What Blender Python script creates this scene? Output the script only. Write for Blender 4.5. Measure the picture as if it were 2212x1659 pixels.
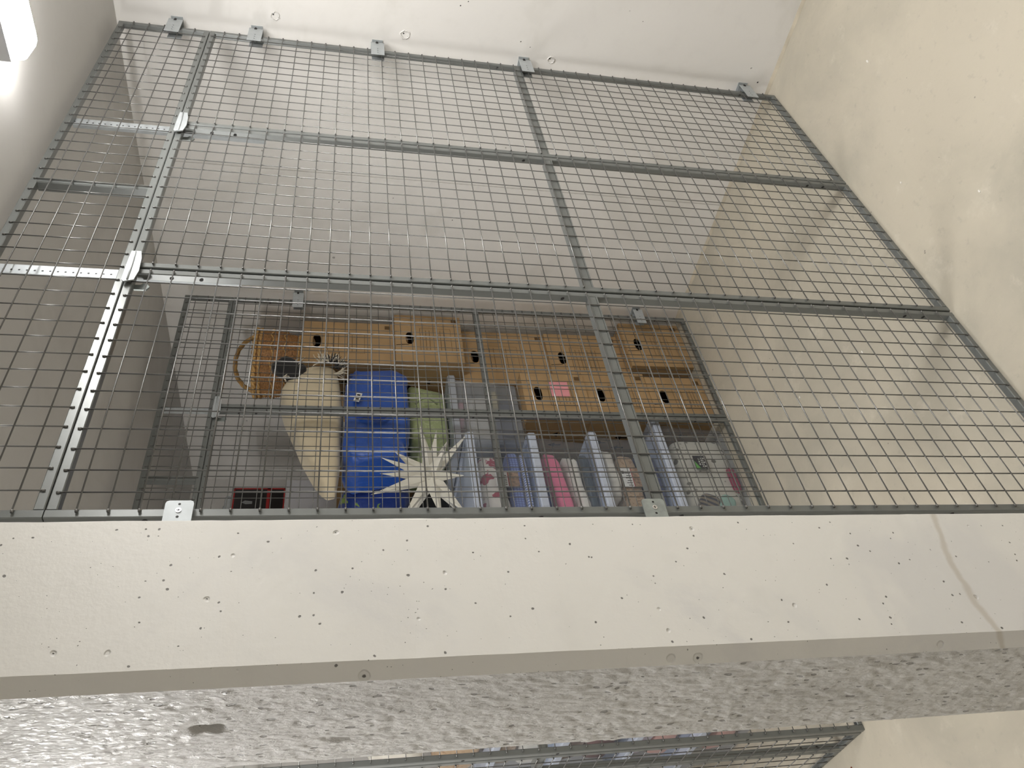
import bpy, math, random
from mathutils import Vector, Matrix, noise
PI = math.pi
random.seed(7)
scene = bpy.context.scene
for o in list(bpy.data.objects): bpy.data.objects.remove(o)
C = scene.collection

# ------------------------------------------------------------------ camera
cam_d = bpy.data.cameras.new('camera')
cam_d.sensor_fit = 'HORIZONTAL'; cam_d.sensor_width = 36.0
cam_d.lens = 36.0 * 1717.03 / 2212.0
cam_d.clip_start = 0.02
cam = bpy.data.objects.new('camera', cam_d); C.objects.link(cam)
rx = Vector((-0.13254, -0.16707, -0.97700)); dn = Vector((-0.70029, 0.71335, -0.02698)); fw = Vector((0.70145, 0.68060, -0.21154))
M = Matrix(((rx.x, -dn.x, -fw.x, -3.0049), (rx.y, -dn.y, -fw.y, -1.2054), (rx.z, -dn.z, -fw.z, 1.7249), (0, 0, 0, 1)))
cam.matrix_world = M
scene.camera = cam

# ------------------------------------------------------------------ world, exposure
w = bpy.data.worlds.new('world'); scene.world = w; w.use_nodes = True
w.node_tree.nodes['Background'].inputs[0].default_value = (0.9, 0.93, 1.0, 1)
w.node_tree.nodes['Background'].inputs[1].default_value = 0.02
scene.view_settings.view_transform = 'Standard'
scene.view_settings.look = 'None'
scene.view_settings.gamma = 1.0
scene.view_settings.use_curve_mapping = False
scene.view_settings.exposure = 0.12
LAMP = 64.0           # emission of the tube lights' diffusers
CEIL = 2.533

# ------------------------------------------------------------------ materials
def nodes(m):
    m.use_nodes = True
    nt = m.node_tree
    return nt, nt.nodes, nt.links, nt.nodes['Principled BSDF']

def mat(name, col, rough=0.5, metal=0.0, bump=None, var=None, coat=0.0, spec=0.5, coord='Object'):
    """bump = (scale, strength, distance), var = (scale, amount)"""
    m = bpy.data.materials.new(name)
    nt, N, L, b = nodes(m)
    b.inputs['Base Color'].default_value = (*col, 1)
    b.inputs['Roughness'].default_value = rough
    b.inputs['Metallic'].default_value = metal
    b.inputs['Specular IOR Level'].default_value = spec
    b.inputs['Coat Weight'].default_value = coat
    if bump or var:
        tc = N.new('ShaderNodeTexCoord')
    if var:
        n = N.new('ShaderNodeTexNoise'); n.inputs['Scale'].default_value = var[0]; n.inputs['Detail'].default_value = 4
        L.new(tc.outputs[coord], n.inputs['Vector'])
        r = N.new('ShaderNodeMapRange'); r.inputs[1].default_value = .3; r.inputs[2].default_value = .7
        r.inputs[3].default_value = 1 - var[1]; r.inputs[4].default_value = 1 + var[1]
        L.new(n.outputs['Fac'], r.inputs[0])
        v = N.new('ShaderNodeVectorMath'); v.operation = 'SCALE'; v.inputs[0].default_value = col
        L.new(r.outputs[0], v.inputs['Scale']); L.new(v.outputs[0], b.inputs['Base Color'])
    if bump:
        n = N.new('ShaderNodeTexNoise'); n.inputs['Scale'].default_value = bump[0]; n.inputs['Detail'].default_value = 3
        L.new(tc.outputs[coord], n.inputs['Vector'])
        bp = N.new('ShaderNodeBump'); bp.inputs['Strength'].default_value = bump[1]; bp.inputs['Distance'].default_value = bump[2]
        L.new(n.outputs['Fac'], bp.inputs['Height']); L.new(bp.outputs[0], b.inputs['Normal'])
    return m

def tex_noise(N, L, vec, scale, detail=4, rough=0.55, dist=0.0):
    n = N.new('ShaderNodeTexNoise'); n.inputs['Scale'].default_value = scale; n.inputs['Detail'].default_value = detail
    n.inputs['Roughness'].default_value = rough; n.inputs['Distortion'].default_value = dist
    L.new(vec, n.inputs['Vector']); return n.outputs['Fac']

def ramp(N, L, fac, a, b, va=0.0, vb=1.0):
    r = N.new('ShaderNodeMapRange'); r.interpolation_type = 'SMOOTHSTEP'
    r.inputs[1].default_value = a; r.inputs[2].default_value = b; r.inputs[3].default_value = va; r.inputs[4].default_value = vb
    L.new(fac, r.inputs[0]); return r.outputs[0]

def mixc(N, L, fac, ca, cb):
    x = N.new('ShaderNodeMix'); x.data_type = 'RGBA'
    if isinstance(fac, float): x.inputs[0].default_value = fac
    else: L.new(fac, x.inputs[0])
    for i, c in ((6, ca), (7, cb)):
        if isinstance(c, tuple): x.inputs[i].default_value = (*c, 1)
        else: L.new(c, x.inputs[i])
    return x.outputs[2]

def mathn(N, L, op, a, b=None):
    x = N.new('ShaderNodeMath'); x.operation = op
    for i, v in enumerate((a, b)):
        if v is None: continue
        if isinstance(v, (int, float)): x.inputs[i].default_value = v
        else: L.new(v, x.inputs[i])
    return x.outputs[0]

def pits(N, L, vec, scale, radius, keep):
    """sparse round holes: 1 inside a hole"""
    v = N.new('ShaderNodeTexVoronoi'); v.feature = 'F1'; v.inputs['Scale'].default_value = scale
    L.new(vec, v.inputs['Vector'])
    sep = N.new('ShaderNodeSeparateColor'); L.new(v.outputs['Color'], sep.inputs[0])
    r = mathn(N, L, 'MULTIPLY', sep.outputs[1], radius)
    inside = mathn(N, L, 'SUBTRACT', r, v.outputs['Distance'])
    s = ramp(N, L, inside, 0.0, radius * 0.25)
    k = mathn(N, L, 'LESS_THAN', sep.outputs[0], keep)
    return mathn(N, L, 'MULTIPLY', s, k)

def painted_concrete(name, base, dirt, pitlist, rough=0.42, grain=0.25, streak=0.0):
    m = bpy.data.materials.new(name); nt, N, L, b = nodes(m)
    tc = N.new('ShaderNodeTexCoord'); vec = tc.outputs['Object']
    n1 = tex_noise(N, L, vec, 2.2, 5, 0.6, 0.6)
    col = mixc(N, L, ramp(N, L, n1, 0.52, 0.66, 0, .75), base, dirt)
    n2 = tex_noise(N, L, vec, 14, 4)
    c2 = tuple(c * 0.93 for c in base)
    col = mixc(N, L, ramp(N, L, n2, 0.52, 0.8, 0, .5), col, c2)
    hgt = tex_noise(N, L, vec, 60, 3)
    hgt = mathn(N, L, 'MULTIPLY', hgt, grain)
    lg = tex_noise(N, L, vec, 7, 3)
    hgt = mathn(N, L, 'ADD', hgt, mathn(N, L, 'MULTIPLY', lg, 0.7))
    wob = N.new('ShaderNodeVectorMath'); wob.operation = 'ADD'
    nn = N.new('ShaderNodeTexNoise'); nn.inputs['Scale'].default_value = 60; L.new(vec, nn.inputs['Vector'])
    sc = N.new('ShaderNodeVectorMath'); sc.operation = 'SCALE'; sc.inputs['Scale'].default_value = 0.006
    L.new(nn.outputs['Color'], sc.inputs[0]); L.new(vec, wob.inputs[0]); L.new(sc.outputs[0], wob.inputs[1])
    for (s, r, k, dark) in pitlist:
        p = pits(N, L, wob.outputs[0], s, r, k)
        if dark > 0:
            col = mixc(N, L, mathn(N, L, 'MULTIPLY', p, dark), col, (0.045, 0.04, 0.035))
        hgt = mathn(N, L, 'SUBTRACT', hgt, mathn(N, L, 'MULTIPLY', p, 1.6))
    if streak:
        sp = N.new('ShaderNodeSeparateXYZ'); L.new(wob.outputs[0], sp.inputs[0])
        # old run of rust water: z as a curve of x
        u = mathn(N, L, 'ADD', sp.outputs[0], 2.33)
        zc = mathn(N, L, 'SUBTRACT', .612, mathn(N, L, 'MULTIPLY', mathn(N, L, 'MULTIPLY', u, u), 1.6))
        big = mathn(N, L, 'MULTIPLY', mathn(N, L, 'SUBTRACT', tex_noise(N, L, vec, 9, 2), .5), .035)
        dd = mathn(N, L, 'ABSOLUTE', mathn(N, L, 'ADD', mathn(N, L, 'SUBTRACT', sp.outputs[2], zc), big))
        col = mixc(N, L, ramp(N, L, dd, .002, .011, .5, 0), col, (.45, .40, .32))
    L.new(col, b.inputs['Base Color'])
    b.inputs['Roughness'].default_value = rough
    bp = N.new('ShaderNodeBump'); bp.inputs['Strength'].default_value = 0.5; bp.inputs['Distance'].default_value = 0.003
    L.new(hgt, bp.inputs['Height']); L.new(bp.outputs[0], b.inputs['Normal'])
    return m

M_wall = painted_concrete('white_wall_paint', (.74, .725, .70), (.66, .645, .61), [(18, .16, .05, .5), (60, .2, .02, .9)], rough=.38)
M_ceil = painted_concrete('ceiling_paint', (.56, .55, .53), (.5, .49, .47), [], rough=.6)
M_pillar = painted_concrete('pillar_paint', (.745, .735, .70), (.66, .655, .645), [(26, .28, .22, .10), (75, .24, .15, .8), (150, .26, .12, .7), (26, .10, .30, .85), (11, .13, .10, .10)], rough=.42, grain=.4, streak=1)

def rough_mat():
    m = bpy.data.materials.new('coarse_glossy_paint'); nt, N, L, b = nodes(m)
    tc = N.new('ShaderNodeTexCoord')
    mp = N.new('ShaderNodeMapping'); mp.inputs['Scale'].default_value = (1, 1, .5); L.new(tc.outputs['Object'], mp.inputs[0])
    v = mp.outputs[0]
    a = tex_noise(N, L, v, 125, 6, .75); c = tex_noise(N, L, v, 260, 3, .6)
    pit = mathn(N, L, 'MAXIMUM', pits(N, L, v, 85, .38, .26), pits(N, L, v, 150, .4, .2))
    vo = N.new('ShaderNodeTexVoronoi'); vo.feature = 'SMOOTH_F1'; vo.inputs['Scale'].default_value = 130; L.new(v, vo.inputs['Vector'])
    vo2 = N.new('ShaderNodeTexVoronoi'); vo2.feature = 'SMOOTH_F1'; vo2.inputs['Scale'].default_value = 55; L.new(v, vo2.inputs['Vector'])
    h = mathn(N, L, 'ADD', a, mathn(N, L, 'MULTIPLY', c, .5))
    h = mathn(N, L, 'SUBTRACT', h, mathn(N, L, 'MULTIPLY', vo.outputs['Distance'], .9))
    h = mathn(N, L, 'SUBTRACT', h, mathn(N, L, 'MULTIPLY', vo2.outputs['Distance'], .5))
    h = mathn(N, L, 'SUBTRACT', h, mathn(N, L, 'MULTIPLY', pit, .5))
    big = tex_noise(N, L, v, 6, 3)
    col = mixc(N, L, ramp(N, L, big, .45, .7), (.66, .65, .625), (.57, .56, .535))
    col = mixc(N, L, mathn(N, L, 'MULTIPLY', pit, .6), col, (.13, .12, .11))
    L.new(col, b.inputs['Base Color']); b.inputs['Roughness'].default_value = .26; b.inputs['Specular IOR Level'].default_value = .7
    bp = N.new('ShaderNodeBump'); bp.inputs['Strength'].default_value = 1.0; bp.inputs['Distance'].default_value = .005
    L.new(h, bp.inputs['Height']); L.new(bp.outputs[0], b.inputs['Normal'])
    return m
M_rough = rough_mat()

def floor_mat():
    m = bpy.data.materials.new('concrete_floor'); nt, N, L, b = nodes(m)
    tc = N.new('ShaderNodeTexCoord'); vec = tc.outputs['Object']
    n1 = tex_noise(N, L, vec, 1.6, 6, .62, .5)
    col = mixc(N, L, ramp(N, L, n1, .38, .66), (.525, .48, .39), (.425, .395, .325))
    n2 = tex_noise(N, L, vec, 9, 6, .7)
    col = mixc(N, L, ramp(N, L, n2, .55, .75, 0, .7), col, (.59, .545, .455))
    n4 = tex_noise(N, L, vec, 26, 5, .7)
    col = mixc(N, L, ramp(N, L, n4, .56, .74, 0, .5), col, (.36, .335, .28))
    d = mathn(N, L, 'MAXIMUM', pits(N, L, vec, 7, .07, .5), pits(N, L, vec, 19, .09, .35))
    col = mixc(N, L, mathn(N, L, 'MULTIPLY', d, .7), col, (.16, .14, .12))
    d2 = pits(N, L, vec, 22, .05, .08)
    col = mixc(N, L, d2, col, (.75, .73, .68))
    L.new(col, b.inputs['Base Color'])
    L.new(ramp(N, L, n2, .3, .7, .42, .62), b.inputs['Roughness'])
    h = tex_noise(N, L, vec, 45, 5, .6)
    bp = N.new('ShaderNodeBump'); bp.inputs['Strength'].default_value = .25; bp.inputs['Distance'].default_value = .002
    L.new(h, bp.inputs['Height']); L.new(bp.outputs[0], b.inputs['Normal'])
    return m
M_floor = floor_mat()

M_frame = mat('grey_frame_paint', (.155, .165, .16), .30, .25, bump=(220, .08, .0005))
M_wire = mat('wire_grey', (.15, .15, .145), .28, .45)
M_galv = mat('galvanised', (.44, .47, .485), .5, .35, var=(40, .08), bump=(120, .06, .0005))
M_galvd = mat('galvanised_dull', (.30, .33, .32), .42, .5, var=(60, .15))
M_black = mat('black', (.008, .008, .008), .6)
M_steel = mat('screw_steel', (.7, .7, .72), .25, 1.0)
M_housing = mat('lamp_housing', (.55, .56, .58), .4)
M_cap = mat('lamp_end_cap', (.8, .8, .82), .35)

def emis(name, col, s):
    m = bpy.data.materials.new(name); nt, N, L, b = nodes(m)
    b.inputs['Base Color'].default_value = (.9, .9, .9, 1); b.inputs['Roughness'].default_value = .3
    b.inputs['Emission Color'].default_value = (*col, 1); b.inputs['Emission Strength'].default_value = s
    return m
M_glow = emis('lit_diffuser', (1.0, .98, .955), LAMP)
M_glow2 = emis('lit_diffuser_dim', (1.0, .98, .955), LAMP * 1.4)

# ------------------------------------------------------------------ mesh helpers
class MB:
    def __init__(s): s.v = []; s.f = []; s.sm = []
    def add(s, vs, fs, smooth=False):
        o = len(s.v); s.v += [tuple(p) for p in vs]; s.f += [tuple(i + o for i in f) for f in fs]; s.sm += [smooth] * len(fs)
        return s
    def box(s, x0, x1, y0, y1, z0, z1):
        vs = [(x0, y0, z0), (x1, y0, z0), (x1, y1, z0), (x0, y1, z0), (x0, y0, z1), (x1, y0, z1), (x1, y1, z1), (x0, y1, z1)]
        return s.add(vs, [(3, 2, 1, 0), (4, 5, 6, 7), (0, 1, 5, 4), (1, 2, 6, 5), (2, 3, 7, 6), (3, 0, 4, 7)])
    def cbox(s, x0, x1, y0, y1, z0, z1, c=.002):
        """box with chamfered long edges, along its longest axis"""
        d = (x1 - x0, y1 - y0, z1 - z0); ax = d.index(max(d))
        lo = [x0, y0, z0]; hi = [x1, y1, z1]; a, b = [i for i in range(3) if i != ax]
        prof = [(lo[a] + c, lo[b]), (hi[a] - c, lo[b]), (hi[a], lo[b] + c), (hi[a], hi[b] - c), (hi[a] - c, hi[b]), (lo[a] + c, hi[b]), (lo[a], hi[b] - c), (lo[a], lo[b] + c)]
        vs = []
        for e in (lo[ax], hi[ax]):
            for p in prof:
                q = [0, 0, 0]; q[ax] = e; q[a] = p[0]; q[b] = p[1]; vs.append(q)
        fs = [tuple(range(8)), tuple(range(15, 7, -1))] + [(i, 8 + i, 8 + (i + 1) % 8, (i + 1) % 8) for i in range(8)]
        return s.add(vs, fs)
    def tube(s, pts, r, n=8, closed=False, caps=True):
        pts = [Vector(p) for p in pts]; k = len(pts); vs = []
        rr = r if isinstance(r, (list, tuple)) else [r] * k
        up = None
        for i, p in enumerate(pts):
            t = (pts[(i + 1) % k] - pts[i - 1]) if closed or 0 < i < k - 1 else (pts[1] - pts[0] if i == 0 else pts[-1] - pts[-2])
            t.normalize()
            if up is None:
                up = Vector((0, 0, 1)) if abs(t.z) < .9 else Vector((1, 0, 0))
            a = t.cross(up).normalized(); up = a.cross(t).normalized()
            for j in range(n):
                an = 2 * PI * j / n
                vs.append(p + (a * math.cos(an) + up * math.sin(an)) * rr[i])
        fs = []
        for i in range(k if closed else k - 1):
            for j in range(n):
                i2 = (i + 1) % k
                fs.append((i * n + j, i * n + (j + 1) % n, i2 * n + (j + 1) % n, i2 * n + j))
        s.add(vs, fs, True)
        if caps and not closed:
            o = len(s.v) - len(vs)
            s.f.append(tuple(o + j for j in range(n))[::-1]); s.f.append(tuple(o + (k - 1) * n + j for j in range(n))); s.sm += [False, False]
        return s
    def disc(s, c, nrm, r, n=12, r2=None, h=0.0):
        """flat disc, or short stud if h>0"""
        c = Vector(c); nrm = Vector(nrm).normalized()
        a = nrm.orthogonal().normalized(); b = nrm.cross(a); r2 = r2 or r
        top = [c + nrm * h + a * math.cos(2 * PI * j / n) * r + b * math.sin(2 * PI * j / n) * r2 for j in range(n)]
        if h > 0:
            bot = [p - nrm * h for p in top]
            s.add(top + bot, [tuple(range(n))] + [(j, n + j, n + (j + 1) % n, (j + 1) % n) for j in range(n)])
        else: s.add(top, [tuple(range(n))])
        return s
    def plate(s, outline, y0, y1):
        """prism: outline in (x,z), extruded along y"""
        n = len(outline)
        vs = [(x, y0, z) for x, z in outline] + [(x, y1, z) for x, z in outline]
        return s.add(vs, [tuple(range(n)), tuple(range(2 * n - 1, n - 1, -1))] + [(i, n + i, n + (i + 1) % n, (i + 1) % n) for i in range(n)])
    def build(s, name, m, parent=None, loc=None):
        me = bpy.data.meshes.new(name); me.from_pydata(s.v, [], s.f); me.materials.append(m)
        me.polygons.foreach_set('use_smooth', s.sm)
        me.update()
        o = bpy.data.objects.new(name, me); C.objects.link(o)
        if parent: o.parent = parent
        if loc: o.location = loc
        return o

def link(name, me, parent, loc=(0, 0, 0), rot=None):
    o = bpy.data.objects.new(name, me); C.objects.link(o); o.parent = parent; o.location = loc
    if rot: o.rotation_euler = rot
    return o
def tag(o, label, cat, group=None, kind=None):
    o['label'] = label; o['category'] = cat
    if group: o['group'] = group
    if kind: o['kind'] = kind
    return o
def thing(name, label, cat, loc=(0, 0, 0), rz=0, group=None):
    o = bpy.data.objects.new(name, None); C.objects.link(o); o.empty_display_size = .05
    o.location = loc; o.rotation_euler = (0, 0, rz)
    return tag(o, label, cat, group)
def struct(name, mb, m, label=None):
    o = mb.build(name, m); o['kind'] = 'structure'
    if label: o['label'] = label; 
    return o
def copy_tree(o, parent=None):
    c = o.copy(); C.objects.link(c); c.parent = parent
    for ch in list(o.children): copy_tree(ch, c)
    return c

def grid_mesh(fn, nu, nv, wrap_u=False):
    vs = [fn(i / (nu if wrap_u else nu - 1), j / (nv - 1)) for j in range(nv) for i in range(nu)]
    fs = []
    for j in range(nv - 1):
        for i in range(nu if wrap_u else nu - 1):
            i2 = (i + 1) % nu
            fs.append((j * nu + i, j * nu + i2, (j + 1) * nu + i2, (j + 1) * nu + i))
    return vs, fs

def soft(a, b, c, e=.5, amp=.01, freq=6, seed=0, nu=40, nv=24, e2=None, shape=None):
    """soft stuffed form: superellipsoid with folds"""
    e2 = e2 or e
    def sp(x, p): return math.copysign(abs(x) ** p, x)
    off = Vector((seed * 3.1, seed * 1.7, seed))
    def fn(u, v):
        th = 2 * PI * u; ph = -PI / 2 + PI * v
        x = a * sp(math.cos(ph), e) * sp(math.cos(th), e2); y = b * sp(math.cos(ph), e) * sp(math.sin(th), e2); z = c * sp(math.sin(ph), e)
        p = Vector((x, y, z))
        d = noise.noise(p * freq + off) * amp + noise.noise(p * freq * 2.7 + off) * amp * .45
        p = p * (1 + d / max(.03, p.length))
        if shape: p = Vector(shape(p))
        return p
    vs, fs = grid_mesh(fn, nu, nv, True)
    return MB().add(vs, fs, True)

# ------------------------------------------------------------------ the setting
XW = .06
struct('floor', MB().box(-5.2, XW + .2, -4.2, 2.8, -.15, 0), M_floor)
struct('ceiling', MB().box(-5.2, XW + .2, -4.2, 2.8, CEIL, CEIL + .15), M_ceil)
wr = struct('wall_right', MB().box(XW, XW + .2, -4.2, .563, 0, CEIL).box(XW + .004, XW + .2, .563, .568, 0, CEIL).box(XW, XW + .2, .568, 2.8, 0, CEIL), M_wall)
struct('wall_back', MB().box(-5.0, XW, 2.6, 2.8, 0, CEIL), M_wall)
struct('wall_left', MB().box(-5.2, -5.0, -4.2, 2.8, 0, CEIL), M_wall)
struct('wall_front', MB().box(-5.0, XW, -4.2, -4.0, 0, CEIL), M_wall)

def seam_pt(k):
    y = -4.0 + 6.6 * k / 330
    return y, .004 + .004 * noise.noise(Vector((3, 0, y * 9))), .004 + .003 * noise.noise(Vector((7, 0, y * 14)))
mb = MB(); vs = []
for k in range(331):
    y, a, b_ = seam_pt(k); vs += [(XW, y, .006 + b_), (XW - .004 - a * .5, y, .003 + b_ * .5), (XW - .008 - a, y, .0004), (XW, y, .0004)]
mb.add(vs, [(k * 4 + i, k * 4 + i + 1, (k + 1) * 4 + i + 1, (k + 1) * 4 + i) for k in range(330) for i in range(3)])
struct('baseboard_right', mb, mat('joint_filler', (.47, .42, .33), .8, var=(8, .25)))
# pillar: smooth painted front, chamfer, coarse painted left side
PXL, PXR, PY0, PY1 = -2.470, -2.197, -.10, .205
ch = .021
outl = [(PXL + ch, PY0), (PXR - .003, PY0), (PXR, PY0 + .003), (PXR, PY1), (PXL + .001, PY1), (PXL + .03, PY1 - .002), (PXL + .03, PY0 + ch + .002), (PXL, PY0 + ch)]
mb = MB(); nz = 120
vs = []; 
for k in range(nz + 1):
    z = CEIL * k / nz
    for i, (x, y) in enumerate(outl):
        j = .0012 * noise.noise(Vector((i * 7.0, 0, z * 9))) + .0006 * noise.noise(Vector((i * 7.0, 3, z * 45)))
        vs.append((x + (j if i in (1, 2) else 0), y - (j if i in (0,) else 0), z))
n = len(outl); fs = []
for k in range(nz):
    for i in range(n):
        fs.append((k * n + i, k * n + (i + 1) % n, (k + 1) * n + (i + 1) % n, (k + 1) * n + i))
mb.add(vs, fs)
pil = struct('wall_pillar', mb, M_pillar, 'white painted concrete pillar with a pitted smooth face')
def rf(u, v):
    y = PY0 + ch + (PY1 - PY0 - ch) * u; z = CEIL * v
    q = Vector((0, y * 70, z * 42)); q2 = Vector((4, y * 190, z * 110))
    d = .0028 * noise.noise(q) + .0014 * noise.noise(q2) + .003 * noise.noise(Vector((9, y * 14, z * 6)))
    # an old cast ring and a knocked-out hole
    r = math.hypot((y - .07) / .055, (z - 1.70) / .075); d -= .0022 * math.exp(-((r - 1) / .10) ** 2) * (y > .04)
    r = math.hypot((y - .054) / .012, (z - 1.906) / .024); d -= .016 * math.exp(-r ** 4)
    e = min(1, u / .03, (1 - u) / .03)
    return (PXL + .0035 - .002 * 0 - d * 1.0 - .003 * 1.0, y, z) if 0 < u < 1 else (PXL + .001 * (u == 1), y, z)
vs, fs = grid_mesh(rf, 64, 620)
MB().add(vs, [f[::-1] for f in fs], True).build('coarse_face', M_rough, pil)['label'] = 'coarse glossy grey painted side of the pillar'

# ------------------------------------------------------------------ ceiling lights
def ceiling_light(label, x0, y0, length, wd=.12, glow=None):
    t = thing('ceiling_light', label, 'light', (x0, y0, CEIL), 0)
    # runs towards -y from the thing's origin, hangs below the ceiling
    def prof(z0, z1, hw0, hw1, r, y):
        return [(-hw0, y, z0), (-hw1, y, z1 + r), (-hw1 + r * .35, y, z1 + r * .3), (-hw1 + r, y, z1), (hw1 - r, y, z1), (hw1 - r * .35, y, z1 + r * .3), (hw1, y, z1 + r), (hw0, y, z0)]
    m = MB(); hw = wd / 2
    m.box(-hw - .004, hw + .004, -length, 0, -.040, 0); m.build('housing', M_housing, t)
    ys = [(.003, .65), (.0, .85), (-.012, .97), (-.03, 1), (-length + .03, 1), (-length + .012, .97), (-length, .85)]
    vs = []
    for (y, s) in ys: vs += prof(-.040, -.040 - .030 * s, hw * s ** .5 if s < .9 else hw, hw * (s if s < .9 else 1), .016 * s, y)
    n = 8; fs = [(k * n + i, k * n + i + 1, (k + 1) * n + i + 1, (k + 1) * n + i) for k in range(len(ys) - 1) for i in range(n - 1)]
    fs += [tuple(range(n))[::-1], tuple(range((len(ys) - 1) * n, len(ys) * n))]
    MB().add(vs, fs, True).build('diffuser', glow or M_glow, t)
    return t
ceiling_light('lit ceiling tube light beside the mesh top, next to the white wall', -.962, -.285, 1.25)
ceiling_light('lit ceiling tube light over the aisle left of the pillar', -2.95, 1.75, .95, glow=M_glow2)
ceiling_light('unseen ceiling tube light added behind the camera', -.962, -2.3, 1.25)  # added lamp, out of view: lights the front faces, keeps the chamfer darker

# ------------------------------------------------------------------ mesh partitions
ALLW = {}
def wire_mesh(length, axis, ends=True):
    key = (round(length, 4), axis)
    if key not in ALLW:
        m = MB(); r = .00155; e = (0, 0, length) if axis == 'z' else (length, 0, 0)
        m.tube([(0, 0, 0), e], r, 6)
        for q in ((0, 0, 0), e):       # weld blobs at both ends
            s = -1 if q == e else 1
            a = Vector(q); d = Vector(e).normalized() * s
            m.tube([a + Vector((0, .0005, 0)), a + d * .004 + Vector((0, .0005, 0)), a + d * .007 + Vector((0, .0005, 0))], [.0022, .0030, .0018], 6)
        o = m.build('wire', M_wire); ALLW[key] = o.data; bpy.data.objects.remove(o)
    return ALLW[key]

def tube_piece(key, builder):
    if key not in ALLW:
        o = builder().build('piece', M_frame); ALLW[key] = o.data; bpy.data.objects.remove(o)
    return ALLW[key]

FW, FD = .018, .020
def panel(name, label, w_, h, loc, rz=0, group=None, strut='h', nx=None, holes=True, rowtop=None):
    """mesh panel: local x to the right, z up, front face at y=0"""
    t = thing(name, label, 'mesh panel', loc, rz, group)
    sk = ('stile', round(h, 4))
    st = tube_piece(sk, lambda: MB().cbox(0, FW, 0, FD, 0, h, .0018))
    rk = ('rail', round(w_, 4))
    ra = tube_piece(rk, lambda: MB().cbox(FW, w_ - FW, 0, FD, 0, FW, .0018))
    stiles = [link('stile', st, t), link('stile', st, t, (w_ - FW - .001, 0, 0))]
    link('frame_rail', ra, t); link('frame_rail', ra, t, (0, 0, h - FW))
    if holes:
        for s, x in ((stiles[0], FW + .0004), (stiles[1], -.0004)):
            hk = ('hole', round(h, 3), x > 0)
            def hb(x=x):
                m = MB()
                zs = [.10, .16, h * .49, h * .53, h - .16, h - .095] if h > 1 else [h * .5]
                for z in zs: m.disc((x, .010, z), (1 if x > 0 else -1, 0, 0), .0055, 12, .0042)
                return m
            if hk not in ALLW:
                o = hb().build('slot', M_black); ALLW[hk] = o.data; bpy.data.objects.remove(o)
            link('bolt_hole', ALLW[hk], s)
        if h > 1:
            hk = ('ohole', h)
            if hk not in ALLW:
                m = MB()
                for z in [.42, 1.05, 1.34, 2.05]: m.disc((-.0004, .011, z), (-1, 0, 0), .006, 12, .0045)
                o = m.build('slot', M_black); ALLW[hk] = o.data; bpy.data.objects.remove(o)
            link('bolt_hole', ALLW[hk], stiles[0])
    nx = nx or int(round((w_ - .105) / .05)) + 1
    mx = (w_ - (nx - 1) * .05) / 2
    nzw = int((h - .05) / .05 + .3)
    zt = h - .05
    vw = wire_mesh(h - .016, 'z'); hw = wire_mesh(w_ - .016, 'x')
    for i in range(nx): link('wire', vw, t, (mx + .05 * i, -.0016, .008))
    z = zt
    while z > .04:
        link('wire', hw, t, (.008, -.0046, z)); z -= .05
    if strut == 'h':
        zc = h * .5 - .012
        k = ('strut', round(w_, 4))
        def sb():
            m = MB(); m.cbox(FW - .004, w_ - FW + .004, .001, .031, -.011, .011, .003)
            m.box(FW - .004, w_ - FW + .004, -.0002, .003, -.013, -.009); m.box(FW - .004, w_ - FW + .004, -.0002, .003, .009, .013); return m
        link('cross_strut', tube_piece(k, sb), t, (0, 0, zc))
    elif strut == 'v':
        k = ('vstrut', round(h, 4))
        link('cross_strut', tube_piece(k, lambda: MB().cbox(-.011, .011, .001, .031, FW - .002, h - FW + .002, .003)), t, (w_ * .5, 0, 0))
    return t

def partition(y, where, tz):
    g = 'mesh panels of the ' + where
    panel('mesh_panel', 'grey wire mesh panel against the white wall, in the ' + where, .7, 2.2085, (-.702, y, 0), 0, g)
    panel('mesh_panel', 'middle full-height grey wire mesh panel of the ' + where, .7, 2.2085, (-1.406, y, 0), 0, g)
    panel('mesh_panel', 'grey wire mesh panel nearest the pillar, in the ' + where, .706, 2.2085, (-2.118, y, 0), 0, g)
    panel('transom_panel', 'long low mesh panel under the ceiling on top of the ' + where, 2.115, tz, (-2.118, y, 2.2105), 0, None, 'v')
partition(0.0, 'front partition', .297)
partition(1.2, 'back partition', .208)

def side_panel(label, y_far, wd):
    return panel('mesh_panel', label, wd, 2.2085, (-2.118, y_far, 0), -PI / 2, 'mesh panels of the side partition')
side_panel('narrow grey wire mesh panel at the back cage corner', 1.370, .146)
side_panel('wide grey wire mesh panel on the side of the back cage', 2.070, .70)
side_panel('grey wire mesh panel meeting the rear wall', 2.59, .515)

# perforated hanger posts above the stile joints
def hanger(x, y, label, ztop):
    t = thing('perforated_post', label, 'post', (x, y, 0))
    m = MB(); z0, z1 = 1.965, ztop
    m.box(-.0165, .0165, FD + .001, FD + .003, z0, z1); m.box(.0145, .0165, FD + .003, FD + .03, z0, z1)
    m.build('angle', M_galv, t)
    h = MB(); z = z0 + .012
    while z < z1:
        h.disc((-.003, FD + .0006, z), (0, -1, 0), .0026, 8); z += .016
    h.build('perforation', M_black, t)
    return t
for yy, wn, zt_ in ((0.0, 'front', 2.503), (1.2, 'back', 2.41)):
    hanger(-.705, yy, 'galvanised perforated post above the stile joint nearest the wall, ' + wn + ' partition', zt_)
    hanger(-1.411, yy, 'galvanised perforated post above the middle stile joint, ' + wn + ' partition', zt_)

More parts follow.
